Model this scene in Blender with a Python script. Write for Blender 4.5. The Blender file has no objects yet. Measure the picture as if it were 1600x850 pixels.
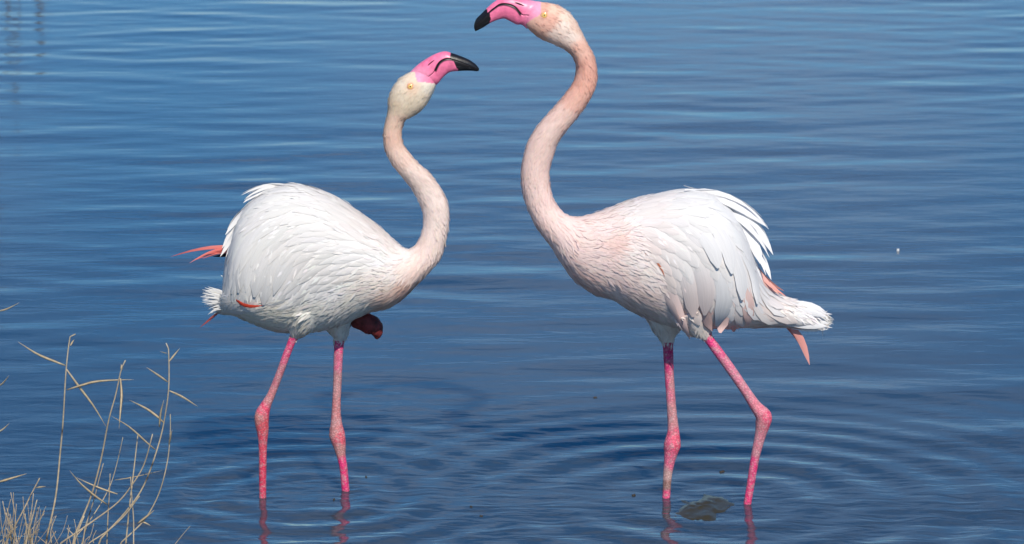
import bpy, math, random
import numpy as np
from mathutils import Vector, noise as mnoise
from mathutils.bvhtree import BVHTree

random.seed(7)
RNG = np.random.default_rng(7)
scene = bpy.context.scene
COL = scene.collection
R = math.radians

# ------------------------------------------------------------------ camera
CAM_H = 2.90            # metres above the water
PITCH = R(12.0)
F = 5880.0              # focal length in photo pixels (photo 1600 x 850)
cam_d = bpy.data.cameras.new('camera')
cam = bpy.data.objects.new('camera', cam_d)
COL.objects.link(cam)
cam.location = (0, 0, CAM_H)
cam.rotation_euler = (math.pi / 2 - PITCH, 0, 0)
cam_d.sensor_width = 36.0
cam_d.lens = F * 36.0 / 1600.0
cam_d.clip_start = 0.1
cam_d.clip_end = 9000.0
cam_d.dof.use_dof = True
cam_d.dof.focus_distance = 10.75
cam_d.dof.aperture_fstop = 9.0
scene.camera = cam

# ------------------------------------------------------------------ sky, sun, exposure
SUN_EL, SUN_AZ = R(44.0), R(14.0)     # behind the camera, a little to its right
sun_vec = Vector((math.sin(SUN_AZ) * math.cos(SUN_EL), -math.cos(SUN_AZ) * math.cos(SUN_EL), math.sin(SUN_EL)))
world = bpy.data.worlds.new('World')
scene.world = world
world.use_nodes = True
wt = world.node_tree
wt.nodes.clear()


def nd(t, kind, **kw):
    n = t.nodes.new(kind)
    for k, v in kw.items():
        if k.startswith('_'):
            setattr(n, k[1:], v)
        else:
            n.inputs[k.replace('__', ' ')].default_value = v
    return n


def lk(t, a, ao, b, bi):
    t.links.new(a.outputs[ao], b.inputs[bi])


w_out = nd(wt, 'ShaderNodeOutputWorld')
w_bg = nd(wt, 'ShaderNodeBackground', Strength=0.106)
w_sky = nd(wt, 'ShaderNodeTexSky')
w_sky.sky_type = 'NISHITA'
w_sky.sun_disc = False
w_sky.sun_elevation = SUN_EL
w_sky.sun_rotation = math.pi - SUN_AZ
w_sky.altitude = 300
w_sky.air_density = 1.0
w_sky.dust_density = 0.0
w_sky.ozone_density = 6.0
# thin streaky cloud over the whole sky dome
w_tc = nd(wt, 'ShaderNodeTexCoord')
w_map = nd(wt, 'ShaderNodeMapping')
w_map.inputs['Scale'].default_value = (1.6, 1.6, 9.0)
w_map.inputs['Location'].default_value = (3.1, 0.4, 1.7)
w_noi = nd(wt, 'ShaderNodeTexNoise', Scale=1.6, Detail=4.0, Roughness=0.55)
w_rmp = nd(wt, 'ShaderNodeValToRGB')
w_rmp.color_ramp.elements[0].position = 0.45
w_rmp.color_ramp.elements[1].position = 0.68
w_rmp.color_ramp.elements[0].color = (0, 0, 0, 1)
w_rmp.color_ramp.elements[1].color = (0.5, 0.5, 0.5, 1)
w_mix = nd(wt, 'ShaderNodeMix', _data_type='RGBA')
w_mix.inputs[7].default_value = (6.6, 6.6, 7.0, 1)
w_sat = nd(wt, 'ShaderNodeHueSaturation', Saturation=1.36)
lk(wt, w_tc, 'Generated', w_map, 'Vector')
lk(wt, w_map, 'Vector', w_noi, 'Vector')
lk(wt, w_noi, 0, w_rmp, 'Fac')
lk(wt, w_sky, 'Color', w_sat, 'Color')
lk(wt, w_sat, 'Color', w_mix, 6)
lk(wt, w_rmp, 'Color', w_mix, 0)
wt.links.new(w_mix.outputs[2], w_bg.inputs['Color'])
lk(wt, w_bg, 0, w_out, 0)

sun_d = bpy.data.lights.new('sun', 'SUN')
sun_d.energy = 4.0
sun_d.angle = R(0.55)
sun_d.color = (1.0, 0.925, 0.81)
sun = bpy.data.objects.new('sun', sun_d)
COL.objects.link(sun)
sun.rotation_euler = (-sun_vec).to_track_quat('-Z', 'Y').to_euler()
sun.location = (2, -5, 8)

vs = scene.view_settings
vs.view_transform = 'Standard'
vs.look = 'None'
vs.exposure = 0.12
vs.gamma = 1.0
vs.use_curve_mapping = False
scene.render.engine = 'CYCLES'
scene.cycles.use_denoising = True
scene.cycles.max_bounces = 6
scene.cycles.sample_clamp_indirect = 4.0

# ------------------------------------------------------------------ pixel <-> world
C0 = np.array([0, 0, CAM_H])
FWD = np.array([0, math.cos(PITCH), -math.sin(PITCH)])
UPV = np.array([0, math.sin(PITCH), math.cos(PITCH)])


def pdir(px, py):
    return FWD + np.array([1.0, 0, 0]) * ((px - 800) / F) + UPV * ((425 - py) / F)


def P(px, py, Y):
    d = pdir(px, py)
    return C0 + d * (Y / d[1])


def on_water(px, py):
    d = pdir(px, py)
    return C0 + d * (CAM_H / -d[2])


def to_px(v):
    q = np.asarray(v) - C0
    zc = q @ FWD
    return 800 + F * q[..., 0] / zc, 425 - F * (q @ UPV) / zc


PXM = 1.0 / 541.0       # one photo pixel at the birds, in metres


def lin(c):
    c = np.asarray(c, float) / 255.0
    return np.where(c <= 0.04045, c / 12.92, ((c + 0.055) / 1.055) ** 2.4)


def smooth(a, b, x):
    t = np.clip((x - a) / (b - a), 0, 1)
    return t * t * (3 - 2 * t)


# ------------------------------------------------------------------ object helpers
def tag(o, label=None, cat=None, group=None, kind=None):
    if label: o['label'] = label
    if cat: o['category'] = cat
    if group: o['group'] = group
    if kind: o['kind'] = kind
    return o


def link(o, parent=None):
    COL.objects.link(o)
    if parent is not None:
        o.parent = parent
    return o


def empty(name, loc):
    o = bpy.data.objects.new(name, None)
    o.empty_display_size = 0.1
    o.location = loc
    return link(o)


def mesh_obj(name, verts, faces, mat, parent=None, off=None, cols=None, uvs=None, flat=False):
    verts = np.asarray(verts, float)
    if off is not None:
        verts = verts - np.asarray(off)
    me = bpy.data.meshes.new(name)
    me.from_pydata(verts.tolist(), [], [tuple(int(i) for i in f) for f in faces])
    if cols is not None:
        a = me.color_attributes.new('tint', 'FLOAT_COLOR', 'POINT')
        cc = np.ones((len(verts), 4)); cc[:, :3] = cols
        a.data.foreach_set('color', cc.ravel())
    if uvs is not None:
        ul = me.uv_layers.new(name='UVMap')
        li = np.zeros(len(me.loops), int)
        me.loops.foreach_get('vertex_index', li)
        ul.data.foreach_set('uv', np.asarray(uvs)[li].ravel())
    if not flat:
        me.polygons.foreach_set('use_smooth', [True] * len(me.polygons))
    me.materials.append(mat)
    me.update()
    return link(bpy.data.objects.new(name, me), parent)


def set_normals(o, nrm):
    nrm = np.asarray(nrm, float)
    nrm = nrm / (np.linalg.norm(nrm, axis=1)[:, None] + 1e-9)
    o.data.normals_split_custom_set_from_vertices([tuple(v) for v in nrm])


def crom(pts, n):
    """Catmull-Rom through rows of pts, n samples per span."""
    p = np.asarray(pts, float)
    q = np.vstack([2 * p[0] - p[1], p, 2 * p[-1] - p[-2]])
    out = []
    for i in range(len(p) - 1):
        a, b, c, d = q[i], q[i + 1], q[i + 2], q[i + 3]
        for t in np.arange(n) / n:
            out.append(0.5 * (2 * b + (c - a) * t + (2 * a - 5 * b + 4 * c - d) * t * t + (3 * b - a - 3 * c + d) * t ** 3))
    out.append(p[-1])
    return np.array(out)


def loft(rings):
    """rings: (k, m, 3) -> verts, faces with closed ends."""
    k, m, _ = rings.shape
    v = rings.reshape(-1, 3).tolist()
    f = []
    for i in range(k - 1):
        for j in range(m):
            a, b = i * m + j, i * m + (j + 1) % m
            f.append((a, b, b + m, a + m))
    v.append(rings[0].mean(0).tolist()); c0 = len(v) - 1
    v.append(rings[-1].mean(0).tolist()); c1 = len(v) - 1
    for j in range(m):
        f.append((c0, (j + 1) % m, j))
        f.append((c1, (k - 1) * m + j, (k - 1) * m + (j + 1) % m))
    return v, f


def tube(path, rad, m=14):
    path = np.asarray(path, float); rad = np.asarray(rad, float)
    tan = np.gradient(path, axis=0)
    tan /= np.linalg.norm(tan, axis=1)[:, None]
    ref = np.array([0, 1.0, 0.013])
    rings = []
    for p, t, r in zip(path, tan, rad):
        a = np.cross(t, ref); a /= np.linalg.norm(a)
        b = np.cross(t, a)
        ph = np.arange(m) * 2 * math.pi / m
        rings.append(p + r * (np.cos(ph)[:, None] * a + np.sin(ph)[:, None] * b))
    return loft(np.array(rings))


# ------------------------------------------------------------------ materials
def new_mat(name):
    m = bpy.data.materials.new(name)
    m.use_nodes = True
    t = m.node_tree
    b = t.nodes['Principled BSDF']
    return m, t, b


def mat_plumage(name, streak=0.12, sss=0.12, trans=0.0, uv=False):
    m, t, b = new_mat(name)
    at = nd(t, 'ShaderNodeVertexColor', _layer_name='tint')
    tc = nd(t, 'ShaderNodeTexCoord')
    mp = nd(t, 'ShaderNodeMapping')
    if uv:
        mp.inputs['Scale'].default_value = (16, 1.6, 1)
        lk(t, tc, 'UV', mp, 'Vector')
        no = nd(t, 'ShaderNodeTexNoise', Scale=1.0, Detail=4.0, Roughness=0.65)
        oi = nd(t, 'ShaderNodeObjectInfo')
        ad = nd(t, 'ShaderNodeVectorMath', _operation='ADD')
        sc = nd(t, 'ShaderNodeMath', _operation='MULTIPLY'); sc.inputs[1].default_value = 50
        lk(t, oi, 'Random', sc, 0)
        lk(t, mp, 'Vector', ad, 0); t.links.new(sc.outputs[0], ad.inputs[1])
        t.links.new(ad.outputs[0], no.inputs['Vector'])
    else:
        lk(t, tc, 'Object', mp, 'Vector')
        no = nd(t, 'ShaderNodeTexNoise', Scale=160.0, Detail=4.0, Roughness=0.7)
        lk(t, mp, 'Vector', no, 'Vector')
    mr = nd(t, 'ShaderNodeMapRange')
    mr.inputs[1].default_value = 0.3; mr.inputs[2].default_value = 0.7
    mr.inputs[3].default_value = 1 - streak; mr.inputs[4].default_value = 1 + streak * 0.25
    lk(t, no, 0, mr, 0)
    mul = nd(t, 'ShaderNodeVectorMath', _operation='MULTIPLY')
    lk(t, at, 'Color', mul, 0); t.links.new(mr.outputs[0], mul.inputs[1])
    t.links.new(mul.outputs[0], b.inputs['Base Color'])
    b.inputs['Roughness'].default_value = 0.72
    b.inputs['Specular IOR Level'].default_value = 0.1
    b.inputs['Subsurface Weight'].default_value = sss
    b.inputs['Subsurface Radius'].default_value = (0.012, 0.009, 0.007)
    b.inputs['Subsurface Scale'].default_value = 1.0
    bp = nd(t, 'ShaderNodeBump', Strength=0.22, Distance=0.003 if not uv else 0.0015)
    lk(t, no, 0, bp, 'Height')
    lk(t, bp, 0, b, 'Normal')
    if trans > 0:
        tr = nd(t, 'ShaderNodeBsdfTranslucent')
        t.links.new(mul.outputs[0], tr.inputs['Color'])
        mx = nd(t, 'ShaderNodeMixShader', Fac=trans)
        lk(t, b, 0, mx, 1); lk(t, tr, 0, mx, 2)
        lk(t, mx, 0, t.nodes['Material Output'], 0)
    return m


M_BODY = mat_plumage('plumage')
M_FEATHER = mat_plumage('feather', streak=0.12, sss=0.0, trans=0.18, uv=True)
M_DOWN = mat_plumage('down', streak=0.08, sss=0.0, trans=0.06)


def mat_leg():
    m, t, b = new_mat('scaly_leg_skin')
    at = nd(t, 'ShaderNodeVertexColor', _layer_name='tint')
    tc = nd(t, 'ShaderNodeTexCoord')
    mp = nd(t, 'ShaderNodeMapping'); mp.inputs['Scale'].default_value = (105, 105, 170)
    lk(t, tc, 'Object', mp, 'Vector')
    vo = nd(t, 'ShaderNodeTexVoronoi', _feature='DISTANCE_TO_EDGE', Scale=1.0)
    lk(t, mp, 'Vector', vo, 'Vector')
    mr = nd(t, 'ShaderNodeMapRange')
    mr.inputs[1].default_value = 0.0; mr.inputs[2].default_value = 0.22
    mr.inputs[3].default_value = 0.62; mr.inputs[4].default_value = 1.08
    lk(t, vo, 'Distance', mr, 0)
    no = nd(t, 'ShaderNodeTexNoise', Scale=75.0, Detail=5.0, Roughness=0.7)
    lk(t, tc, 'Object', no, 'Vector')
    rm = nd(t, 'ShaderNodeMapRange')
    rm.inputs[1].default_value = 0.46; rm.inputs[2].default_value = 0.62
    lk(t, no, 0, rm, 0)
    mix = nd(t, 'ShaderNodeMix', _data_type='RGBA')
    mix.inputs[7].default_value = (0.60, 0.40, 0.40, 1)
    f2 = nd(t, 'ShaderNodeMath', _operation='MULTIPLY'); f2.inputs[1].default_value = 0.62
    t.links.new(rm.outputs[0], f2.inputs[0]); t.links.new(f2.outputs[0], mix.inputs[0])
    lk(t, at, 'Color', mix, 6)
    mul = nd(t, 'ShaderNodeVectorMath', _operation='MULTIPLY')
    t.links.new(mix.outputs[2], mul.inputs[0]); t.links.new(mr.outputs[0], mul.inputs[1])
    t.links.new(mul.outputs[0], b.inputs['Base Color'])
    b.inputs['Roughness'].default_value = 0.5
    b.inputs['Specular IOR Level'].default_value = 0.4
    bp = nd(t, 'ShaderNodeBump', Strength=0.5, Distance=0.002)
    t.links.new(mr.outputs[0], bp.inputs['Height']); lk(t, bp, 0, b, 'Normal')
    return m


def mat_tint(name, rough, spec=0.5, bump=0.0, scale=200, var=0.0, coat=0.0):
    m, t, b = new_mat(name)
    at = nd(t, 'ShaderNodeVertexColor', _layer_name='tint')
    tc = nd(t, 'ShaderNodeTexCoord')
    no = nd(t, 'ShaderNodeTexNoise', Scale=scale, Detail=4.0)
    lk(t, tc, 'Object', no, 'Vector')
    mr = nd(t, 'ShaderNodeMapRange')
    mr.inputs[1].default_value = 0.3; mr.inputs[2].default_value = 0.7
    mr.inputs[3].default_value = 1 - var; mr.inputs[4].default_value = 1 + var * 0.3
    lk(t, no, 0, mr, 0)
    mul = nd(t, 'ShaderNodeVectorMath', _operation='MULTIPLY')
    lk(t, at, 'Color', mul, 0); t.links.new(mr.outputs[0], mul.inputs[1])
    t.links.new(mul.outputs[0], b.inputs['Base Color'])
    b.inputs['Roughness'].default_value = rough
    b.inputs['Specular IOR Level'].default_value = spec
    b.inputs['Coat Weight'].default_value = coat
    if bump:
        bp = nd(t, 'ShaderNodeBump', Strength=bump, Distance=0.002)
        lk(t, no, 0, bp, 'Height'); lk(t, bp, 0, b, 'Normal')
    return m


M_LEG = mat_leg()
M_BEAK = mat_tint('beak_horn', 0.36, 0.45, 0.25, 140, 0.12)
M_EYE = mat_tint('eye', 0.12, 0.5)
M_REED = mat_tint('dry_reed', 0.65, 0.3, 0.3, 90, 0.3)


def mat_water():
    m, t, b = new_mat('turbid_water')
    b.inputs['Base Color'].default_value = (0.030, 0.047, 0.066, 1)
    b.inputs['Roughness'].default_value = 0.075
    b.inputs['IOR'].default_value = 1.40
    b.inputs['Specular Tint'].default_value = (0.42, 0.71, 1.0, 1)
    # light scatters sideways in the turbid water, so shadows on it are soft
    b.subsurface_method = 'BURLEY'
    b.inputs['Subsurface Weight'].default_value = 1.0
    b.inputs['Subsurface Radius'].default_value = (1.0, 1.0, 0.9)
    b.inputs['Subsurface Scale'].default_value = 0.14
    tc = nd(t, 'ShaderNodeTexCoord')
    mp = nd(t, 'ShaderNodeMapping'); mp.inputs['Scale'].default_value = (4.5, 15.0, 1.0)
    lk(t, tc, 'Object', mp, 'Vector')
    n1 = nd(t, 'ShaderNodeTexNoise', Scale=1.0, Detail=3.0, Roughness=0.5, Distortion=0.4)
    lk(t, mp, 'Vector', n1, 'Vector')
    b1 = nd(t, 'ShaderNodeBump', Strength=1.0, Distance=0.0016)
    lk(t, n1, 0, b1, 'Height')
    # finer crossing ripples where the wading stirs the water
    mp2 = nd(t, 'ShaderNodeMapping'); mp2.inputs['Scale'].default_value = (6.0, 15.0, 1.0)
    mp2.inputs['Rotation'].default_value = (0, 0, 0.35)
    lk(t, tc, 'Object', mp2, 'Vector')
    n2 = nd(t, 'ShaderNodeTexNoise', Scale=1.0, Detail=2.0, Roughness=0.45, Distortion=0.6)
    lk(t, mp2, 'Vector', n2, 'Vector')
    sx = nd(t, 'ShaderNodeSeparateXYZ'); lk(t, tc, 'Object', sx, 0)
    yr = nd(t, 'ShaderNodeMapRange', _interpolation_type='SMOOTHSTEP')
    yr.inputs[1].default_value = 9.8; yr.inputs[2].default_value = 12.2
    yr.inputs[3].default_value = 0.0040; yr.inputs[4].default_value = 0.0004
    lk(t, sx, 'Y', yr, 0)
    b2 = nd(t, 'ShaderNodeBump', Strength=1.0)
    t.links.new(yr.outputs[0], b2.inputs['Distance'])
    lk(t, n2, 0, b2, 'Height'); lk(t, b1, 0, b2, 'Normal')
    lk(t, b2, 0, b, 'Normal')
    return m


def mat_mud():
    m, t, b = new_mat('mud')
    tc = nd(t, 'ShaderNodeTexCoord')
    no = nd(t, 'ShaderNodeTexNoise', Scale=6.0, Detail=8.0, Roughness=0.65)
    lk(t, tc, 'Object', no, 'Vector')
    rp = nd(t, 'ShaderNodeValToRGB')
    rp.color_ramp.elements[0].color = (0.07, 0.055, 0.035, 1)
    rp.color_ramp.elements[1].color = (0.20, 0.16, 0.10, 1)
    lk(t, no, 0, rp, 'Fac'); lk(t, rp, 'Color', b, 'Base Color')
    b.inputs['Roughness'].default_value = 0.85
    bp = nd(t, 'ShaderNodeBump', Strength=0.6, Distance=0.03)
    lk(t, no, 0, bp, 'Height'); lk(t, bp, 0, b, 'Normal')
    return m


# ------------------------------------------------------------------ terrain (bank and lake bed, one sheet)
BED = -0.20


def spread(lo, hi, step, far_lo, far_hi, n):
    mid = np.arange(lo, hi + step / 2, step)
    a = lo - np.geomspace(step, lo - far_lo, n)[::-1]
    c = hi + np.geomspace(step, far_hi - hi, n)
    return np.concatenate([a, mid, c])


def ground_z(x, y):
    edge = 9.50 - 1.1 * smooth(-0.98, -0.2, x) + 0.05 * np.sin(5 * x) + 0.03 * np.sin(13 * x + 1)
    z = np.where(y > edge, BED * smooth(0, 0.8, y - edge), 0.9 * smooth(0, 7.0, edge - y))
    bumps = 0.02 * np.sin(7.1 * x + 2.2 * y) * np.sin(5.3 * y - 1.9 * x)
    return z + np.where(y < edge, bumps * smooth(0, 1.0, edge - y), 0)


def grid_mesh(name, xs, ys, zf, mat):
    X, Y = np.meshgrid(xs, ys)
    Z = zf(X, Y)
    v = np.stack([X, Y, Z], -1).reshape(-1, 3)
    nx, ny = len(xs), len(ys)
    i = np.arange(ny - 1)[:, None] * nx + np.arange(nx - 1)[None, :]
    f = np.stack([i, i + 1, i + 1 + nx, i + nx], -1).reshape(-1, 4)
    me = bpy.data.meshes.new(name)
    me.vertices.add(len(v)); me.vertices.foreach_set('co', v.ravel())
    me.loops.add(f.size); me.loops.foreach_set('vertex_index', f.ravel().astype(np.int32))
    me.polygons.add(len(f))
    me.polygons.foreach_set('loop_start', np.arange(0, f.size, 4, dtype=np.int32))
    me.polygons.foreach_set('use_smooth', np.ones(len(f), bool))
    me.update(calc_edges=True)
    me.validate()
    me.materials.append(mat)
    return link(bpy.data.objects.new(name, me))


g = grid_mesh('ground', spread(-6, 6, 0.1, -3500, 3500, 22), spread(-4, 14, 0.1, -3500, 6000, 24), ground_z, mat_mud())
tag(g, 'brown muddy bank and lake bed under the water', 'ground', kind='structure')

# ------------------------------------------------------------------ water: one sheet to the horizon, real ripples
FEET = {'a': [(410.4, 778), (539.7, 766)], 'b': [(1041, 777), (1167.4, 787.5)]}
foot_w = {k: [on_water(*p) for p in v] for k, v in FEET.items()}
ring_c = [np.mean(foot_w['a'], 0), foot_w['b'][0] * 0.35 + foot_w['b'][1] * 0.65]
waves = []
wr = np.random.default_rng(21)
for i in range(72):
    L = math.exp(wr.uniform(math.log(0.19), math.log(0.72)))
    th = math.pi / 2 + wr.normal(0.08, 0.30)
    waves.append((L, th, wr.uniform(0, 6.28), wr.uniform(0.5, 1.0)))


def water_z(x, y):
    z = np.zeros_like(x)
    # groups of ripples wax and wane across the pond
    g1 = 0.5 + 0.5 * np.sin(0.9 * x + 0.55 * y + 0.6 * np.sin(0.8 * y + 0.3 * x))
    g2 = 0.5 + 0.5 * np.sin(-1.3 * x + 0.8 * y + 1.7)
    for i, (L, th, ph, a) in enumerate(waves):
        k = 2 * math.pi / L
        s = 0.0040 * a * (L / 0.4) ** 0.15
        gm = 0.55 + 0.75 * (g1 if i % 2 else g2)
        z += s / k * gm * np.sin(k * (math.cos(th) * x + math.sin(th) * y) + ph + 0.9 * np.sin(1.9 * x + i) + 0.5 * np.sin(0.9 * y + 2.3 * i))
    near = 1 - 0.45 * np.exp(-((y - 10.4) / 1.6) ** 2)
    z *= near * (1 - 0.22 * smooth(12, 17, y))
    # rings spreading from the legs
    for (c, A, r1, L) in ((ring_c[0], 0.125, 0.72, 0.17), (ring_c[1], 0.085, 1.05, 0.21)):
        r = np.hypot(x - c[0], y - c[1]) + 1e-6
        az = np.arctan2(y - c[1], x - c[0])
        wob = 0.25 * np.sin(3 * az + 4 * r) + 0.16 * np.sin(7 * az - 5 * r)
        k = 2 * math.pi / L
        env = smooth(0.05, 0.25, r) * np.exp(-(r / r1) ** 2)
        z += A / k * env * np.sin(k * (r + 0.05 * wob) * (1 + 0.12 * r)) * (0.72 + 0.28 * np.sin(2 * az + 3.0 * x - 2 * y))
    for key in foot_w:
        for c in foot_w[key]:
            r = np.hypot(x - c[0], y - c[1]) + 1e-6
            z += 0.0011 * np.exp(-(r / 0.16) ** 2) * np.sin(2 * math.pi * r / 0.045)
    fade = (1 - smooth(4.6, 6.0, np.abs(x))) * smooth(7.4, 8.2, y) * (1 - smooth(24.5, 28, y))
    return z * fade


water = grid_mesh('water', spread(-4.6, 4.6, 0.026, -3400, 3400, 26), spread(8.2, 24.5, 0.0145, -3400, 5900, 26), water_z, mat_water())
tag(water, 'rippled blue lake water', 'water', kind='structure')


# ------------------------------------------------------------------ flamingos
def shep(ctrl, x, y, power=3.2):
    """Shepard interpolation of control rows (px, py, values...)."""
    c = np.asarray(ctrl, float)
    d2 = (x[:, None] - c[None, :, 0]) ** 2 + (y[:, None] - c[None, :, 1]) ** 2 + 9.0
    w = d2 ** (-power / 2)
    w /= w.sum(1)[:, None]
    return w @ c[:, 2:]


def in_poly(poly, x, y):
    p = np.asarray(poly, float)
    ins = np.zeros(len(x), bool)
    j = len(p) - 1
    for i in range(len(p)):
        c = ((p[i, 1] > y) != (p[j, 1] > y)) & (x < (p[j, 0] - p[i, 0]) * (y - p[i, 1]) / (p[j, 1] - p[i, 1] + 1e-9) + p[i, 0])
        ins ^= c
        j = i
    return ins


def feather_mesh(pts, nrm, W, col, tipcol=None, shape='round', camber=0.06, jag=None):
    """A vane of 7 x 5 vertices along pts (m,3), normals nrm (m,3), half width W."""
    m = len(pts)
    t = np.linspace(0, 1, m)
    if shape == 'round':
        w = np.minimum(1, (t * 2.6 + 0.12) ** 0.7) * np.sqrt(np.clip(1 - np.clip((t - 0.62) / 0.385, 0, 1) ** 2, 0.0, 1))
    elif shape == 'point':
        w = np.minimum(1, (t * 3 + 0.2) ** 0.7) * np.clip(1 - np.clip((t - 0.25) / 0.76, 0, 1) ** 1.7, 0.0, 1)
    else:   # lance
        w = np.minimum(1, (t * 2.2 + 0.15)) * np.clip(1 - np.clip((t - 0.45) / 0.56, 0, 1) ** 2.2, 0.0, 1)
    w = np.maximum(w, 0.04) * W
    tan = np.gradient(pts, axis=0)
    tan /= np.linalg.norm(tan, axis=1)[:, None] + 1e-9
    side = np.cross(tan, nrm); side /= np.linalg.norm(side, axis=1)[:, None] + 1e-9
    V, UV, CC, NN = [], [], [], []
    us = np.array([-1, -0.5, 0, 0.5, 1.0])
    tc = col if tipcol is None else tipcol
    for i in range(m):
        for u in us:
            e = 0 if jag is None else jag * W * math.sin(9.0 * t[i] + 5 * u) * abs(u)
            V.append(pts[i] + side[i] * (w[i] * u + e) - nrm[i] * (camber * w[i] * u * u))
            UV.append((u * 0.5 + 0.5, t[i]))
            NN.append(nrm[i] + side[i] * 0.30 * u + tan[i] * 0.10)
            CC.append(col * (1 - t[i]) + tc * t[i])
    Fc = []
    for i in range(m - 1):
        for j in range(4):
            a = i * 5 + j
            Fc.append((a, a + 1, a + 6, a + 5))
    return np.array(V), Fc, np.array(UV), np.array(CC), np.array(NN)


def resample(p, n):
    p = np.asarray(p, float)
    c = crom(p, 8) if len(p) > 2 else np.array([p[0] + (p[1] - p[0]) * s for s in np.linspace(0, 1, 9)])
    d = np.r_[0, np.cumsum(np.linalg.norm(np.diff(c, axis=0), axis=1))]
    s = np.linspace(0, d[-1], n)
    return np.stack([np.interp(s, d, c[:, k]) for k in range(c.shape[1])], -1)


def build_flamingo(S, label):
    Yb = float(np.mean([foot_w[S['key']][0][1], foot_w[S['key']][1][1]]))
    base = np.array([np.mean([f[0] for f in foot_w[S['key']]]), Yb, BED])
    root = empty('flamingo', base)
    tag(root, label, 'flamingo', 'flamingos wading in the lake')

    # ---- one continuous body: trunk, neck and head, thighs, legs, feet
    st = crom([s for s in S['stations']], 7)
    ph = np.arange(44) * 2 * math.pi / 44
    rings = []
    for ux, uy, lx, ly, hd in st:
        U, L = P(ux, uy, Yb), P(lx, ly, Yb)
        c, h = (U + L) / 2, (U - L) / 2
        rings.append(c + np.cos(ph)[:, None] * h + np.sin(ph)[:, None] * np.array([0, 1.0, 0]) * max(hd, 0.5) * PXM)
    V, Fc = loft(np.array(rings))
    V = list(V); Fc = list(Fc)

    def add(vf):
        n = len(V)
        V.extend(vf[0]); Fc.extend([tuple(i + n for i in f) for f in vf[1]])

    for li, leg in enumerate(S['legs']):
        fy = foot_w[S['key']][li][1]
        hy = Yb + (0.055 if fy > Yb else -0.055)
        pts = np.array(leg, float)
        y0, y1 = pts[0, 1], pts[-1, 1]
        rows = []
        for px, py, r in pts:
            s = min(1, max(0, (py - y0) / (y1 - y0)))
            q = P(px, py, hy + (fy - hy) * s)
            rows.append([*q, r * PXM])
        last = np.array(rows[-1]); prev = np.array(rows[-2])
        d = (last - prev)[:3]; d /= -d[2]
        bot = last.copy(); bot[:3] += d * (last[2] - BED - 0.012)
        rows.append(list(last + (bot - last) * 0.5)); rows.append(list(bot))
        pp = crom(rows, 6)
        add(tube(pp[:, :3], pp[:, 3] * 1.04))
        for kx, ky, kr in S['knobs'][li]:
            s = (ky - y0) / (y1 - y0)
            c = P(kx, ky, hy + (fy - hy) * s)
            add(tube(np.array([c - [0, 0, kr * PXM * 1.5], c - [0, 0, kr * PXM * 0.5], c + [0, 0, kr * PXM * 0.5], c + [0, 0, kr * PXM * 1.5]]), np.array([0.25, 1, 1, 0.25]) * kr * PXM, 10))
        # webbed foot on the lake bed
        sx = S['face']
        for ang in (-32, 0, 32):
            a = R(ang)
            e = bot[:3] + np.array([sx * math.cos(a), math.sin(a), 0]) * 0.085
            e[2] = BED + 0.008
            add(tube(np.array([bot[:3], (bot[:3] + e) / 2 + [0, 0, 0.004], e]), [0.010, 0.008, 0.006], 8))
    me = bpy.data.meshes.new('tmp')
    me.from_pydata([tuple(v) for v in V], [], Fc)
    tmp = link(bpy.data.objects.new('tmp', me))
    rm = tmp.modifiers.new('r', 'REMESH'); rm.mode = 'VOXEL'; rm.voxel_size = 0.003; rm.use_smooth_shade = True
    sm = tmp.modifiers.new('s', 'SMOOTH'); sm.factor = 0.5; sm.iterations = 7
    dg = bpy.context.evaluated_depsgraph_get()
    body_me = bpy.data.meshes.new_from_object(tmp.evaluated_get(dg))
    bpy.data.objects.remove(tmp)
    nv = len(body_me.vertices)
    co = np.zeros(nv * 3); body_me.vertices.foreach_get('co', co); co = co.reshape(-1, 3)
    no = np.zeros(nv * 3); body_me.vertices.foreach_get('normal', no); no = no.reshape(-1, 3)
    polys = [tuple(p.vertices) for p in body_me.polygons]
    bvh = BVHTree.FromPolygons([Vector(v) for v in co], polys)
    px, py = to_px(co)

    def leg_mask(x, y):
        msk = np.zeros(len(x), bool)
        for (ax, ay, dx, dy) in S['leg_tops']:
            msk |= ((x - ax) * dx + (y - ay) * dy > 0) & (np.hypot(x - ax, y - ay) < 400) & (np.abs((x - ax) * dy - (y - ay) * dx) < 130) & (y > ay - 6)
        return msk & (y > S['leg_min'])

    PALE = np.array(S['cols'], float)
    PALE[:, 2:] += (243 - PALE[:, 2:]) * 0.16 * (PALE[:, 2:3] - PALE[:, 4:5] > 22)

    def plum_col(x, y):
        return lin(shep(PALE, x, y, 3.6))

    nz = np.array([mnoise.noise(Vector(v * 55)) for v in co]) * 0.5 + np.array([mnoise.noise(Vector(v * 150)) for v in co]) * 0.5
    lm = leg_mask(px, py)
    cols = plum_col(px, py) * (1 + 0.05 * nz[:, None])
    skin = in_poly(S['face_poly'], px, py)
    gs = np.clip(S['beak_pale'](px[skin], py[skin]), 0, 1)[:, None]
    cols[skin] = (lin([240, 120, 158]) * (1 - gs) + lin([243, 172, 198]) * gs) * (1 + 0.2 * nz[skin, None])
    lc = lin(shep(S['leg_cols'], px[lm], py[lm], 5.0))
    lc = lc * (1 + 0.35 * nz[lm, None] * np.array([0.4, 1.0, 0.9]))
    cols[lm] = lc
    a = body_me.color_attributes.new('tint', 'FLOAT_COLOR', 'POINT')
    cc = np.ones((nv, 4)); cc[:, :3] = np.clip(cols, 0, 1)
    a.data.foreach_set('color', cc.ravel())
    body_me.vertices.foreach_set('co', (co - base).ravel())
    body_me.materials.clear()
    body_me.materials.append(M_BODY); body_me.materials.append(M_LEG)
    mi = [1 if sum(lm[i] for i in p) >= 2 else 0 for p in polys]
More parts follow.
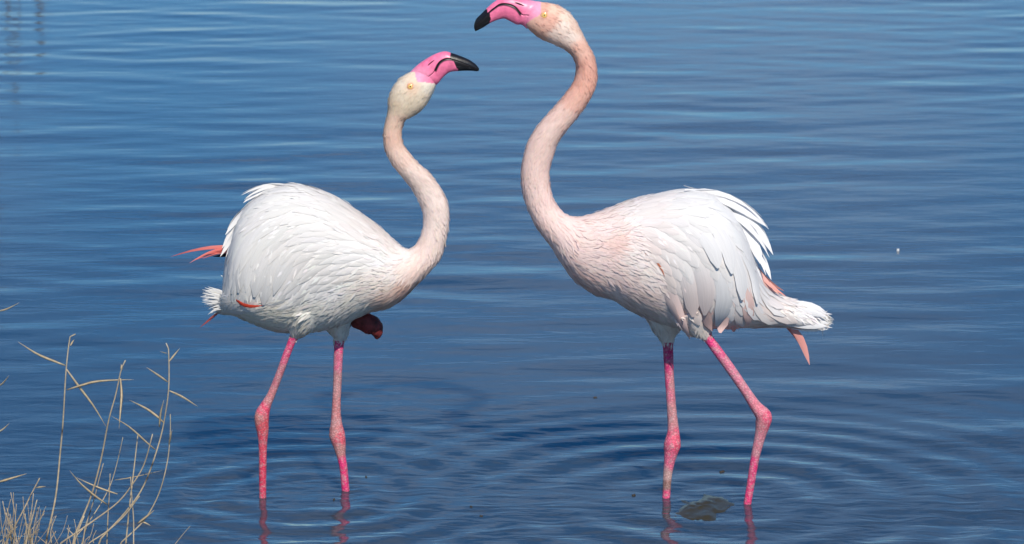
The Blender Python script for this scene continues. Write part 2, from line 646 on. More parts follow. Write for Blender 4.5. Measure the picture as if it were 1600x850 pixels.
    body_me.polygons.foreach_set('material_index', mi)
    body_me.polygons.foreach_set('use_smooth', [True] * len(polys))
    body_me.name = 'body'
    body_me.update()
    link(bpy.data.objects.new('body', body_me), root)

    # ---- beak: two mandibles
    bk = crom(S['beak'], 8)     # ux uy lx ly hd gape
    beak = None
    for part in ('lower_mandible', 'upper_mandible'):
        rg, cl = [], []
        m = 40
        ph2 = np.arange(m) * 2 * math.pi / m
        for i, (ux, uy, lx, ly, hd, gp) in enumerate(bk):
            U, L = P(ux, uy, Yb), P(lx, ly, Yb)
            c, h = (U + L) / 2, (U - L) / 2
            sg = 1 - 2 * gp                      # -1 lower contour .. 1 upper contour
            gap = 0.022
            na = m - 8                           # outer arc, then a flat chord of 8
            if part == 'upper_mandible':
                s_ = sg + gap
                a0 = math.acos(max(-0.999, min(0.999, s_)))
                an = np.linspace(-a0, a0, na)
                wd = 1.035
            else:
                s_ = sg - gap
                a0 = math.acos(max(-0.999, min(0.999, s_)))
                an = np.linspace(a0, 2 * math.pi - a0, na)
                wd = 1.0
            cs = np.cos(an); sn = np.sin(an) * wd
            k8 = np.linspace(0, 1, 10)[1:-1]
            cs = np.r_[cs, np.full(8, s_)]; sn = np.r_[sn, sn[-1] + (sn[0] - sn[-1]) * k8]
            sn = np.sign(sn) * np.abs(sn) ** 0.85
            rg.append(c + cs[:, None] * h + sn[:, None] * np.array([0, 1.0, 0]) * hd * PXM)
        rg = np.array(rg)
        v, f = loft(rg)
        v = np.array(v)
        x, y = to_px(v)
        kn = np.array([mnoise.noise(Vector(q * 90)) for q in v])
        pk = lin([240, 120, 158])[None, :] * (1 + 0.2 * kn[:, None] + 0.10 * np.array([mnoise.noise(Vector((q[0] * 60, q[1] * 200, q[2] * 260))) for q in v])[:, None])
        pale = lin([243, 172, 198])
        g = np.clip(S['beak_pale'](x, y), 0, 1)[:, None]
        cb = pk * (1 - g) + pale * g
        blk = S['beak_black'](x, y, part == 'upper_mandible') + 2.2 * kn > 0
        cb[blk] = lin([22, 22, 26])
        # dark gape edge
        jj = np.r_[np.tile(np.arange(m), len(bk)), 0, 0]
        edge = (jj < 2) | (jj >= m - 10) if part == 'lower_mandible' else (jj < 1) | (jj >= m - 9)
        sel = edge & (np.r_[np.repeat(np.arange(len(bk)), m), 0, 0] > S['gape_from'] * 8)
        cb[sel] = lin([25, 18, 22])
        o = mesh_obj(part, v, f, M_BEAK, root if beak is None else beak, base, np.clip(cb, 0, 1))
        if beak is None:
            beak = o
            o.name = 'beak'; o.data.name = 'beak'
    # nostril slit: a fine dark groove on each side of the upper bill
    for sgn in (-1, 1):
        pts = []
        for q in resample(S['nostril'], 7):
            d = pdir(*q)
            pm = C0 + d * (Yb / d[1])
            pts.append(pm + np.array([0, sgn * (S['nostril_w'] * PXM), 0]))
        v, f = tube(pts, [0.0004, 0.001, 0.0014, 0.0015, 0.0014, 0.001, 0.0004], 8)
        mesh_obj('nostril', v, f, M_BEAK, beak, base, np.tile(lin([40, 14, 22]), (len(v), 1)))

    # ---- eyes
    ex, ey = S['eye']
    for sgn in (-1, 1):
        mid = P(ex, ey, Yb)
        o = Vector((mid[0], Yb + sgn * 0.5, mid[2]))
        h, n, _, _ = bvh.ray_cast(o, Vector((0, -sgn, 0)))
        h = np.array(h); n = np.array(n)
        n = n * 0.4 + np.array([0, sgn, 0]) * 0.6; n /= np.linalg.norm(n)
        a1 = np.cross(n, [0, 0, 1.0]); a1 /= np.linalg.norm(a1); b1 = np.cross(n, a1)
        v, cl = [], []
        prof = [(0.0, 3.4, (8, 8, 8)), (1.0, 3.2, (8, 8, 8)), (1.15, 3.2, (225, 190, 110)), (2.6, 2.6, (235, 200, 120)), (3.5, 1.9, (228, 170, 80)),
                (3.8, 1.5, (185, 125, 85)), (4.4, 1.5, (238, 190, 150)), (5.2, 0.8, (235, 175, 140)), (6.2, -3.0, (225, 160, 130))]
        m = 24
        for r, hgt, c in prof:
            for k in range(m):
                an = 2 * math.pi * k / m
                v.append(h + (a1 * math.cos(an) + b1 * math.sin(an)) * r * PXM * 0.94 + n * (hgt * 0.42 + 0.9) * PXM)
                cl.append(lin(c))
        f = [(i * m + k, i * m + (k + 1) % m, (i + 1) * m + (k + 1) % m, (i + 1) * m + k) for i in range(len(prof) - 1) for k in range(m)]
        mesh_obj('eye', v, f, M_EYE, root, base, np.array(cl))

    # ---- plumage flow
    flow_rows = [list(r) for r in S['flow']]
    for i in range(S['neck_from'], len(S['stations']) - 1):
        s0, s1 = S['stations'][i], S['stations'][i + 1]
        c0 = np.array([(s0[0] + s0[2]) / 2, (s0[1] + s0[3]) / 2]); c1 = np.array([(s1[0] + s1[2]) / 2, (s1[1] + s1[3]) / 2])
        d = c0 - c1
        flow_rows.append([c0[0], c0[1], *(d / np.linalg.norm(d))])
    FL = np.array(flow_rows, float)
    FL[:, 2:] /= np.linalg.norm(FL[:, 2:], axis=1)[:, None]

    def flow(p, n):
        x, y = to_px(p)
        d = shep(FL, x, y, 3.5)
        t = np.stack([d[:, 0], np.zeros(len(d)), -d[:, 1]], -1)
        t -= n * (t * n).sum(1)[:, None]
        return t / (np.linalg.norm(t, axis=1)[:, None] + 1e-9)

    # ---- wing: contour feathers one by one
    wing = {}
    for sgn, nm in ((-1, 'wing'), (1, 'wing')):
        # shoulder patch under the feathers, carries them
        wing[sgn] = None
    sel = np.where(in_poly(S['wing_poly'], px, py) & ~lm)[0]
    order = RNG.permutation(sel)
    kept = []
    cell = {}
    for i in order:
        p = co[i]
        sp = S['spacing'](px[i], py[i]) * PXM
        k = tuple((p / 0.04).astype(int))
        ok = True
        for dx in (-1, 0, 1):
            for dy in (-1, 0, 1):
                for dz in (-1, 0, 1):
                    for j in cell.get((k[0] + dx, k[1] + dy, k[2] + dz), ()):
                        if np.sum((co[j] - p) ** 2) < sp * sp:
                            ok = False; break
                    if not ok: break
                if not ok: break
            if not ok: break
        if ok:
            kept.append(i); cell.setdefault(k, []).append(i)
    kept = np.array(kept)
    fl = flow(co[kept], no[kept])
    feats = []
    for i, t0 in zip(kept, fl):
        L, W, lift, shape = S['feather'](px[i], py[i])
        L *= PXM * RNG.uniform(0.82, 1.18); W *= PXM * RNG.uniform(0.85, 1.15)
        p, n, t = co[i].copy(), no[i].copy(), t0.copy()
        ang = RNG.normal(0, 0.10)
        t = t * math.cos(ang) + np.cross(n, t) * math.sin(ang)
        pts, nr = [], []
        m = 7
        stiff = S['stiff']
        for s in range(m):
            f = s / (m - 1)
            pts.append(p + n * (0.0008 + lift * PXM * f ** 1.3)); nr.append(n)
            q = p + t * L / (m - 1)
            loc, nn, _, _ = bvh.find_nearest(Vector(q))
            loc, nn = np.array(loc), np.array(nn)
            p = q * stiff + loc * (1 - stiff)
            n = n * 0.5 + nn * 0.5; n /= np.linalg.norm(n)
            tt = flow(p[None], n[None])[0]
            t = t * 0.6 + tt * 0.4; t -= n * (t @ n); t /= np.linalg.norm(t)
        c = plum_col(px[i:i + 1], py[i:i + 1])[0] * RNG.uniform(0.965, 1.02) * (1 + RNG.normal(0, 0.004, 3))
        feats.append((co[i][1] - Yb, feather_mesh(np.array(pts), np.array(nr), W, np.clip(c, 0, 0.9), shape=shape)))
    feats.sort(key=lambda q: q[0])
    near = feats[:S['n_near']]
    far = feats[S['n_near']:]

    # small covert patch that roots the folded wing (also the parent of its feathers)
    def patch(sgn):
        cx, cy, rx, ry = S['shoulder']
        v = []
        m1, m2 = 9, 20
        for a in range(m1 + 1):
            for k in range(m2):
                an = 2 * math.pi * k / m2
                x = cx + rx * a / m1 * math.cos(an); y = cy + ry * a / m1 * math.sin(an)
                d = pdir(x, y)
                mid = C0 + d * (Yb / d[1])
                h, n, _, _ = bvh.ray_cast(Vector((mid[0], Yb + sgn * 0.6, mid[2])), Vector((0, -sgn, 0)))
                h, n = (np.array(h), np.array(n)) if h is not None else (mid, np.array([0, sgn, 0]))
                v.append(h + n * 0.0005 * (1 - (a / m1) ** 2) - n * 0.002 * (a / m1) ** 2)
        f = [(a * m2 + k, a * m2 + (k + 1) % m2, (a + 1) * m2 + (k + 1) % m2, (a + 1) * m2 + k) for a in range(m1) for k in range(m2)]
        if sgn > 0: f = [tuple(reversed(q)) for q in f]
        v = np.array(v); x, y = to_px(v)
        return mesh_obj('wing', v, f, M_BODY, root, base, np.clip(plum_col(x, y), 0, 0.9))
    wn, wf = patch(-1), patch(1)
    for _, (v, f, uv, c, nn) in near:
        set_normals(mesh_obj('feather', v, f, M_FEATHER, wn, base, c, uv), nn)
    vv, ff, uu, cc2, n0 = [], [], [], [], 0
    for _, (v, f, uv, c, nn) in far:
        vv.append(v); uu.append(uv); cc2.append(c)
        ff.extend([tuple(i + n0 for i in q) for q in f]); n0 += len(v)
    o = mesh_obj('covert_feathers', np.vstack(vv), ff, M_FEATHER, wf, base, np.vstack(cc2), np.vstack(uu))
    o['kind'] = 'stuff'

    # ---- long plumes traced one by one (both sides of the bird where it is symmetrical)
    def ray(q):
        d = pdir(*q)
        h, n, _, _ = bvh.ray_cast(Vector(C0), Vector(d).normalized())
        if h is None: return None
        return np.array(h), np.array(n)

    for name, path, W, col, shape, mode, parent in S['plumes']:
        q = resample(path, 7 if len(path) < 5 else 9)
        pts, nr = [], []
        lastY = None
        for i, c in enumerate(q):
            f = i / (len(q) - 1)
            hit = ray(c) if mode[0] == 'skin' else None
            if hit is not None and hit[0][1] < Yb + 0.02:
                pts.append(hit[0] + hit[1] * (0.001 + mode[1] * PXM * f ** 1.2)); nr.append(hit[1]); lastY = hit[0][1]
            else:
                y0 = (Yb + mode[2]) if (lastY is None) else lastY + (Yb + mode[2] - lastY) * 0.25
                lastY = y0
                pts.append(P(c[0], c[1], y0)); nr.append(np.array([0.0, -0.85, 0.5]) if mode[0] == 'skin' else np.array([0.0, -0.9, 0.12]))
        nr = np.array(nr); pts = np.array(pts)
        for _ in range(2):
            nr[1:-1] = (nr[:-2] + nr[1:-1] * 2 + nr[2:]) / 4
            pts[1:-1] = (pts[:-2] + pts[1:-1] * 2 + pts[2:]) / 4
        nr /= np.linalg.norm(nr, axis=1)[:, None]
        c0, c1 = col if isinstance(col[0], tuple) else (col, col)
        v, f, uv, c, nn = feather_mesh(pts, nr, W * PXM, lin(c0), lin(c1), shape)
        par = {'wing': wn, 'root': root}[parent]
        set_normals(mesh_obj(name, v, f, M_FEATHER, par, base, c, uv), nn)
        if mode[0] == 'skin':       # the other wing, out of sight from here
            v2 = v.copy(); v2[:, 1] = 2 * Yb - v2[:, 1]
            mesh_obj(name, v2, [tuple(reversed(k)) for k in f], M_FEATHER, wf, base, c, uv)
    if 'extra' in S:
        S['extra'](root, base, Yb, bvh)

    # ---- short body plumes and down: too many to count
    tri = np.array([(p[0], p[1], p[2]) for p in polys])
    cen = co[tri].mean(1); nrm = no[tri].mean(1); nrm /= np.linalg.norm(nrm, axis=1)[:, None]
    cx, cy = to_px(cen)
    area = np.array([q.area for q in body_me.polygons])
    msk = ~leg_mask(cx, cy) & ~in_poly(S['face_poly'], cx, cy) & ~S['beak_zone'](cx, cy)
    w = area * msk * S['down_density'](cx, cy)
    pick = RNG.choice(len(tri), S['n_down'], p=w / w.sum())
    p = cen[pick] + RNG.normal(0, 0.0012, (len(pick), 3)); n = nrm[pick]
    x, y = cx[pick], cy[pick]
    t = flow(p, n)
    ang = RNG.normal(0, 0.22, len(pick))[:, None]
    t = t * np.cos(ang) + np.cross(n, t) * np.sin(ang)
    Ld, Wd, lf = S['down'](x, y)
    Ld = (Ld * RNG.uniform(0.7, 1.3, len(pick)) * PXM)[:, None]
    Wd = (Wd * RNG.uniform(0.7, 1.3, len(pick)) * PXM)[:, None]
    lf = (lf * RNG.uniform(0.3, 1.3, len(pick)) * PXM)[:, None]
    sd = np.cross(t, n)
    p0 = p - n * 0.0006
    a1 = p + t * Ld * 0.45 + n * lf * 0.5 + sd * Wd
    a2 = p + t * Ld * 0.45 + n * lf * 0.5 - sd * Wd
    a3 = p + t * Ld * 0.45 + n * (lf * 0.5 + Wd * 0.4)
    p1 = p + t * Ld + n * lf * 0.9
    vv = np.stack([p0, a1, a3, a2, p1], 1).reshape(-1, 3)
    b = np.arange(len(pick)) * 5
    ff = np.concatenate([np.stack([b, b + 1, b + 2], -1), np.stack([b, b + 2, b + 3], -1), np.stack([b + 1, b + 4, b + 2], -1), np.stack([b + 2, b + 4, b + 3], -1)])
    cd = plum_col(x, y) * RNG.uniform(0.94, 1.04, (len(pick), 1)) * (1 + RNG.normal(0, 0.015, (len(pick), 3)))
    o = mesh_obj('down', vv, ff, M_DOWN, root, base, np.clip(np.repeat(cd, 5, 0), 0, 0.92))
    o['kind'] = 'stuff'
    set_normals(o, np.repeat(n, 5, 0) + 0.12 * np.stack([sd * 0, sd, sd * 0, -sd, sd * 0], 1).reshape(-1, 3))
    return root


WHITE = (236, 233, 229)
# ---------------- the smaller bird, facing +x
SA = dict(key='a', face=1)
SA['stations'] = [
    (342, 462, 342, 484, 8), (350, 455, 352, 489, 26), (354, 405, 366, 491, 50), (374, 338, 394, 503, 72), (408, 302, 430, 516, 79),
    (446, 289, 468, 519, 81), (481, 292, 505, 515, 80), (523, 308, 540, 504, 76), (559, 331, 575, 487, 68), (595, 358, 607, 479, 56),
    (620, 381, 631, 464, 44), (634, 389.5, 654, 441, 34), (645, 386.5, 675, 419, 27), (656, 372, 692, 392, 23), (661.5, 346, 701.5, 349, 20),
    (657.5, 322.7, 698, 314, 19), (641, 291, 676, 277, 17.5), (622, 268, 652, 254, 16.5), (611, 253, 640, 240, 15.5), (601.5, 231, 630, 225, 14.5),
    (599.5, 207, 627.8, 204, 14), (603.5, 187, 634, 187, 15), (606.3, 172, 647, 180, 18), (607, 156, 664, 166, 22), (612.5, 139, 675, 147, 24),
    (624, 123.5, 681.5, 132, 21.5), (637, 115, 682, 127, 18), (648, 108, 684, 124, 14.5), (656, 104, 684, 118, 9)]
SA['neck_from'] = 11
SA['legs'] = [
    [(474, 480, 36), (469, 503, 25), (462, 520, 12), (458.6, 527, 6.6), (447, 556, 6.0), (436, 586, 5.9), (424, 616, 6.4), (416, 632, 8.0), (409.5, 648, 11.0), (409, 662, 10.6), (410.5, 677, 8.6), (410.6, 697, 6.6), (410.4, 735, 5.9), (410.4, 779, 5.6)],
    [(525, 480, 34), (528, 505, 22), (531, 522, 13), (530, 533, 8.2), (528.6, 556, 7.2), (527.4, 590, 6.8), (525.5, 636, 6.9), (525.5, 660, 8.8), (527, 680, 12.2), (530.5, 697, 9.8), (533, 712, 7.2), (536.8, 732, 6.4), (540, 767, 6.2)]]
SA['leg_tops'] = [(459.5, 526, -0.3, 0.95), (530, 533, 0, 1)]
SA['leg_min'] = 519
SA['knobs'] = [[(402.5, 655, 5), (402, 662, 4), (416, 641, 5.0), (415, 668, 5.5)], [(519, 672, 5), (518, 680, 4.5), (535, 684, 5), (522, 664, 4)]]
SA['leg_cols'] = [(458, 528, 233, 60, 122), (450, 548, 226, 84, 128), (436, 586, 196, 120, 130), (420, 625, 205, 130, 132), (412, 636, 232, 80, 110), (400, 655, 205, 128, 122), (415, 665, 226, 84, 96), (410, 690, 226, 84, 104), (410, 735, 222, 62, 92), (410, 778, 222, 60, 96),
                  (530, 536, 235, 55, 125), (529, 562, 220, 110, 140), (527, 600, 200, 140, 140), (526, 650, 208, 130, 130), (520, 676, 200, 130, 128), (533, 684, 226, 96, 112), (531, 705, 206, 140, 135), (535, 724, 232, 60, 120), (540, 765, 226, 60, 118)]
SA['face_poly'] = [(640, 112), (645, 109), (648, 112), (649.5, 121), (652, 127.5), (662, 128.5), (684, 131), (700, 120), (690, 95), (655, 90)]
SA['cols'] = [(640, 160, 226, 205, 176), (625, 150, 228, 208, 180), (660, 150, 232, 212, 184), (668, 140, 236, 224, 205), (615, 165, 222, 196, 165), (645, 138, 230, 198, 168), (626, 130, 232, 214, 190),
              (618, 190, 228, 190, 165), (613, 215, 229, 186, 164), (622, 245, 232, 198, 180), (645, 275, 234, 208, 194), (672, 310, 236, 212, 200), (682, 350, 236, 212, 200),
              (672, 390, 236, 208, 195), (650, 420, 234, 202, 188), (638, 448, 226, 180, 160), (610, 470, 228, 192, 172), (632, 420, 234, 212, 200), (622, 398, 236, 226, 220), (612, 430, 236, 226, 218), (600, 410, *WHITE), (590, 450, 234, 222, 212), (560, 400, *WHITE), (520, 350, *WHITE), (470, 310, *WHITE), (420, 330, *WHITE), (380, 370, *WHITE),
              (400, 430, 234, 231, 226), (460, 440, *WHITE), (520, 450, *WHITE), (560, 480, 230, 224, 214), (500, 495, 230, 226, 216), (440, 500, 228, 222, 208), (390, 490, 230, 224, 210), (340, 470, 232, 230, 226), (465, 518, 230, 222, 208), (530, 522, 228, 218, 204)]
SA['flow'] = [(600, 400, -1, -.15), (560, 350, -1, -.45), (520, 322, -1, -.4), (480, 302, -1, 0), (440, 305, -1, .4), (400, 325, -.75, .7), (370, 370, -.35, 1), (400, 400, -.25, 1), (450, 350, -.8, .6), (500, 370, -1, .25),
              (450, 420, -.35, .9), (400, 450, -.05, 1), (480, 440, -.6, .7), (520, 430, -1, .35), (560, 430, -1, .2), (600, 450, -1, .05), (500, 480, -1, .4), (440, 492, -1, .05), (400, 487, -1, -.1), (335, 470, -1, -.05), (470, 515, -.3, 1), (530, 520, -.1, 1), (355, 430, -.1, 1)]
SA['wing_poly'] = [(600, 400), (585, 350), (555, 322), (515, 298), (480, 282), (430, 284), (385, 310), (352, 360), (345, 420), (362, 458), (400, 452), (440, 440), (480, 455), (520, 455), (570, 430)]
SA['spacing'] = lambda x, y: 10.0 + 5.0 * max(0, min(1, (560 - x) / 170))


def feath_a(x, y):
    k = max(0.0, min(1.0, (590 - x) / 200))
    low = max(0.0, min(1.0, (y - 380) / 70))
    L = 36 + 54 * k - 18 * low * (1 if x > 430 else 0.55)
    return L, 4.6 + 4.0 * k, 0.8 + 1.3 * k, 'lance' if random.random() < 0.85 else 'round'


SA['feather'] = feath_a
SA['n_near'] = 215
SA['stiff'] = 0.15
SA['shoulder'] = (500, 385, 60, 50)
SA['beak'] = [(640, 113.5, 681, 133, 10, .56), (650, 103.5, 685.5, 129, 14, .56), (662, 94.5, 692, 121, 13.2, .56), (678.6, 85, 701, 113.5, 12, .36), (694, 80.3, 709, 111.3, 11, .30), (706, 82.8, 718, 110.8, 10, .34),
              (718, 86.8, 728, 110.3, 8.6, .42), (732, 92.7, 738.5, 110.6, 6.6, .55), (743, 100, 745.5, 111.3, 4.2, .65), (748.5, 106.5, 748.5, 110, 1.6, .7)]
SA['gape_from'] = 2.0
SA['beak_pale'] = lambda x, y: np.clip((680 - x) / 24, 0, 1) * np.clip((y - 100) / 16, 0, 1) * 0.8
SA['beak_black'] = lambda x, y, up: (x - (703 + np.clip((y - 82), 0, 40) * 0.47)) if not up else (x - 703.5)
SA['beak_zone'] = lambda x, y: in_poly([(640, 112), (650, 130), (684, 132), (720, 120), (700, 70), (655, 85)], x, y)
SA['nostril'] = [(666.5, 104.5), (670, 99.5), (675, 95), (679, 92)]
SA['nostril_w'] = 11.2
SA['eye'] = (641.9, 131.6)
PINK, SALMON = (236, 120, 110), (225, 105, 100)
SA['plumes'] = [
    ('tail_feather', [(362, 384), (335, 385), (300, 391), (267, 401)], 2.2, ((240, 150, 140), (180, 80, 80)), 'point', ('free', 0, -0.02), 'root'),
    ('tail_feather', [(362, 387), (338, 387), (312, 390), (288, 395)], 1.7, ((238, 140, 130), (215, 110, 105)), 'point', ('free', 0, -0.03), 'root'),
    ('tail_feather', [(360, 388), (338, 390), (318, 398), (296, 411)], 2.0, (PINK, (240, 140, 130)), 'point', ('free', 0, -0.035), 'root'),
    ('tail_feather', [(362, 391), (345, 392), (326, 397), (306, 406)], 1.9, (PINK, SALMON), 'point', ('free', 0, -0.005), 'root'),
    ('tail_feather', [(362, 393), (346, 395), (330, 399), (316, 404)], 1.7, ((242, 160, 150), SALMON), 'point', ('free', 0, -0.015), 'root'),
    ('tail_feather', [(366, 396), (350, 399), (332, 401)], 3.0, (30, 26, 28), 'point', ('free', 0, 0.01), 'root'),
    ('tail_feather', [(362, 424), (352, 434), (345, 430)], 3.0, WHITE, 'point', ('free', 0, 0.0), 'root'),
    ('tail_feather', [(352, 478), (336, 492), (322, 504), (312, 512)], 2.2, ((200, 110, 100), (150, 60, 60)), 'point', ('free', 0, -0.01), 'root'),
    ('covert', [(363, 456), (369, 467), (380, 474), (396, 475), (412, 471)], 3.4, (232, 84, 62), 'lance', ('skin', 10, 0), 'wing'),
    ('plume', [(450, 288), (420, 288), (398, 294), (377, 305)], 2.6, WHITE, 'point', ('skin', 2, -0.02), 'wing'),
    ('plume', [(455, 289), (425, 290), (402, 298), (384, 309)], 3.2, WHITE, 'point', ('skin', 3, -0.04), 'wing'),
    ('plume', [(445, 293), (415, 297), (392, 306), (380, 317)], 4.2, WHITE, 'lance', ('skin', 3, -0.03), 'wing'),
    ('plume', [(440, 298), (405, 308), (386, 322), (377, 333)], 4.6, WHITE, 'lance', ('skin', 3, -0.04), 'wing'),
    ('plume', [(425, 304), (392, 322), (371, 340), (360, 354)], 5.2, WHITE, 'lance', ('skin', 4, -0.05), 'wing'),
    ('plume', [(415, 312), (382, 332), (362, 352), (352, 367)], 5.2, WHITE, 'lance', ('skin', 4, -0.05), 'wing'),
    ('plume', [(400, 320), (370, 350), (356, 372), (347, 388)], 5.4, WHITE, 'lance', ('skin', 4, -0.06), 'wing'),
    ('plume', [(392, 335), (366, 365), (353, 388), (344, 401)], 5.0, WHITE, 'lance', ('skin', 4, -0.06), 'wing'),
    ('plume', [(388, 345), (368, 375), (358, 392), (353, 402)], 5.0, WHITE, 'lance', ('skin', 4, -0.06), 'wing'),
    ('secondary', [(392, 350), (374, 390), (365, 425), (364, 458)], 9.0, WHITE, 'round', ('skin', 3, -0.08), 'wing'),
    ('secondary', [(408, 350), (388, 395), (376, 430), (374, 456)], 11.0, WHITE, 'round', ('skin', 3.5, -0.08), 'wing'),
    ('secondary', [(425, 355), (402, 395), (388, 432), (386, 474)], 12, WHITE, 'round', ('skin', 3.5, -0.08), 'wing'),
    ('secondary', [(440, 360), (416, 400), (401, 435), (398, 462)], 12, WHITE, 'round', ('skin', 4, -0.08), 'wing'),
    ('secondary', [(455, 370), (430, 405), (416, 440), (412, 474)], 12, WHITE, 'round', ('skin', 4, -0.08), 'wing'),
    ('secondary', [(470, 385), (446, 415), (432, 445), (428, 459)], 11, WHITE, 'lance', ('skin', 4, -0.08), 'wing'),
]

for k in range(40):
    tt_ = k / 39
    SA['plumes'].append(('tail_feather', [(372, 468 + 14 * tt_), (352, 458 + 26 * tt_), (338, 452 + 34 * tt_ + 2 * math.sin(k)), (328 - 11 * math.sin(math.pi * min(1, tt_ * 1.1 + 0.1)) + 4 * math.sin(5 * k), 448 + 44 * tt_ + 3 * math.sin(3 * k))],
                         2.4, (232, 229, 224), 'point', ('free', 0, -0.055 + 0.016 * (k % 4)), 'root'))


def extra_a(root, base, Yb, bvh):
    # crooked dark red wing tip showing below the breast, on the far side
    rows = [(545, 492, 10, 6), (558, 499, 13.5, 9), (571, 503, 15.5, 11), (582, 509, 15, 11), (588, 517, 11.5, 9), (589, 524, 7, 6), (587, 530, 2.5, 2)]
    c = crom(rows, 5)
    rg = []
    m = 22
    for i, (x, y, r, hd) in enumerate(c):
        d = c[min(i + 1, len(c) - 1), :2] - c[max(i - 1, 0), :2]; d /= np.linalg.norm(d)
        nn = np.array([-d[1], d[0]])
        ph = np.arange(m) * 2 * math.pi / m
        mid = P(x, y, Yb + 0.05); a = P(x + nn[0] * r, y + nn[1] * r, Yb + 0.05) - mid
        rg.append(mid + np.cos(ph)[:, None] * a + np.sin(ph)[:, None] * np.array([0, 1.0, 0]) * hd * PXM)
    v, f = loft(np.array(rg)); v = np.array(v)
    for i in range(len(v)):
        v[i] += 0.0022 * mnoise.noise(Vector(v[i] * 70))
    k = np.array([mnoise.noise(Vector(q * 60)) for q in v]) + 0.5 * np.array([mnoise.noise(Vector(q * 160)) for q in v])
    cl = lin([112, 42, 42])[None] * np.clip(1 + 0.9 * k, 0.15, 2.2)[:, None]
    o = mesh_obj('wing_tip', v, f, mat_tint('dark_red_wing', 0.6, 0.35, 0.6, 120, 0.4), root, base, np.clip(cl, 0, 1))
    o['label'] = 'dark red tip of the far wing'


SA['extra'] = extra_a
SA['n_down'] = 15000


def dens_a(x, y):
    d = np.where(y < 300, 3.0, 1.0)
    d = np.where((x < 368) & (y > 440), 6.0, d)
    return np.where(in_poly(SA['wing_poly'], x, y), 0.15, d)


def down_a(x, y):
    n = smooth(380, 300, y) if False else np.clip((390 - y) / 60, 0, 1) * (x > 590)
    head = np.clip((200 - y) / 30, 0, 1)
    tail = (x < 375) & (y > 440)
    L = 18 * (1 - n) + 9 * n - 3 * head - 2 * tail - 7 * (y > 498)
    W = 1.9 * (1 - n) + 1.1 * n - 0.3 * head
    lf = 0.2 * (1 - n) + 0.12 * n - 0.05 * head + 0.7 * tail
    return L, W, lf


SA['down_density'] = dens_a
SA['down'] = down_a

# ---------------- the taller bird, facing -x
SB = dict(key='b', face=-1)
SB['stations'] = [
    (1286, 488, 1285, 509, 6), (1268, 478, 1261, 513, 18), (1234, 467, 1222, 510, 28), (1204, 454, 1186, 510, 42), (1184, 424, 1160, 511, 58), (1166, 368, 1135, 512, 70),
    (1144, 328, 1110, 512, 78), (1110, 303, 1080, 511, 81), (1070, 297, 1046, 507, 81), (1024, 304, 1012, 496, 78), (985, 314, 980, 481, 72),
    (950, 327, 955, 466, 62), (922, 336, 925, 456, 52), (902, 339.5, 893, 432, 42), (885, 335.5, 862, 386, 30), (872, 323, 836, 350, 23.5),
    (863.5, 308, 823, 322, 21), (858.5, 285, 815.5, 292, 20), (858.5, 264, 815.3, 263, 20), (864, 245, 822, 232, 20), (872, 222, 831, 211, 20), (885.5, 203, 847, 188.5, 19.5),
    (900.5, 185, 866, 167.5, 18.5), (917, 162, 883, 147.5, 18), (930, 135.5, 896.5, 127, 17), (932.3, 112, 900.3, 106, 16), (928, 88, 895.5, 90, 16.5), (916.5, 65, 885, 78.5, 17.5),
    (907, 46, 867, 70, 20), (897.5, 29, 849, 62.5, 23), (885, 16, 834, 52.5, 24), (868, 7.2, 824, 43.5, 21.5), (850, 3.8, 818, 37, 17), (838, 2, 815, 32, 13), (832, 4, 815, 26, 9)]
SB['neck_from'] = 14
SB['legs'] = [
    [(1042, 485, 38), (1041, 508, 25), (1042, 524, 14.5), (1043.5, 537, 8.6), (1044.5, 560, 7.7), (1046, 590, 7.2), (1049.5, 640, 7.4), (1052, 672, 9.0), (1050.5, 694, 13.0), (1048.5, 706, 11), (1045.5, 724, 8.2), (1042.6, 747, 6.9), (1041, 778, 6.2)],
    [(1080, 480, 38), (1090, 505, 24), (1099, 517, 14), (1105, 526, 7.8), (1120, 547, 7.6), (1139, 573, 7.6), (1165, 611, 7.6), (1181, 635, 9.0), (1193, 650, 12.4), (1192, 663, 11.2), (1188, 680, 8.6), (1180, 714, 6.9), (1174, 750, 6.3), (1167.4, 789, 6.0)]]
SB['leg_tops'] = [(1043.5, 536, 0, 1), (1103.5, 525, 0.57, 0.82)]
SB['leg_min'] = 516
SB['knobs'] = [[(1058, 688, 5.2), (1056, 697, 5), (1041.5, 700, 5), (1042, 708, 4.5)], [(1200, 652, 5), (1198, 660, 5), (1185, 660, 5), (1184, 670, 4)]]
SB['leg_cols'] = [(1043, 540, 206, 28, 105), (1044, 562, 210, 45, 112), (1040, 600, 232, 80, 130), (1050, 600, 208, 140, 145), (1052, 650, 210, 142, 145), (1058, 690, 236, 92, 120), (1042, 695, 226, 100, 130), (1047, 722, 232, 110, 140), (1043, 745, 205, 165, 158), (1041, 756, 150, 110, 100), (1041, 776, 236, 84, 130),
                  (1104, 527, 240, 70, 135), (1122, 550, 232, 96, 140), (1140, 575, 226, 128, 152), (1165, 612, 222, 136, 152), (1185, 640, 230, 130, 146), (1200, 655, 236, 90, 122), (1186, 660, 212, 130, 138), (1188, 690, 220, 136, 150), (1182, 708, 216, 134, 148), (1178, 722, 240, 74, 130), (1167, 786, 240, 70, 126)]
SB['face_poly'] = [(846, 0), (845.5, 10), (845, 20), (842, 25), (834, 28), (820, 39), (800, 40), (790, -20), (840, -20)]
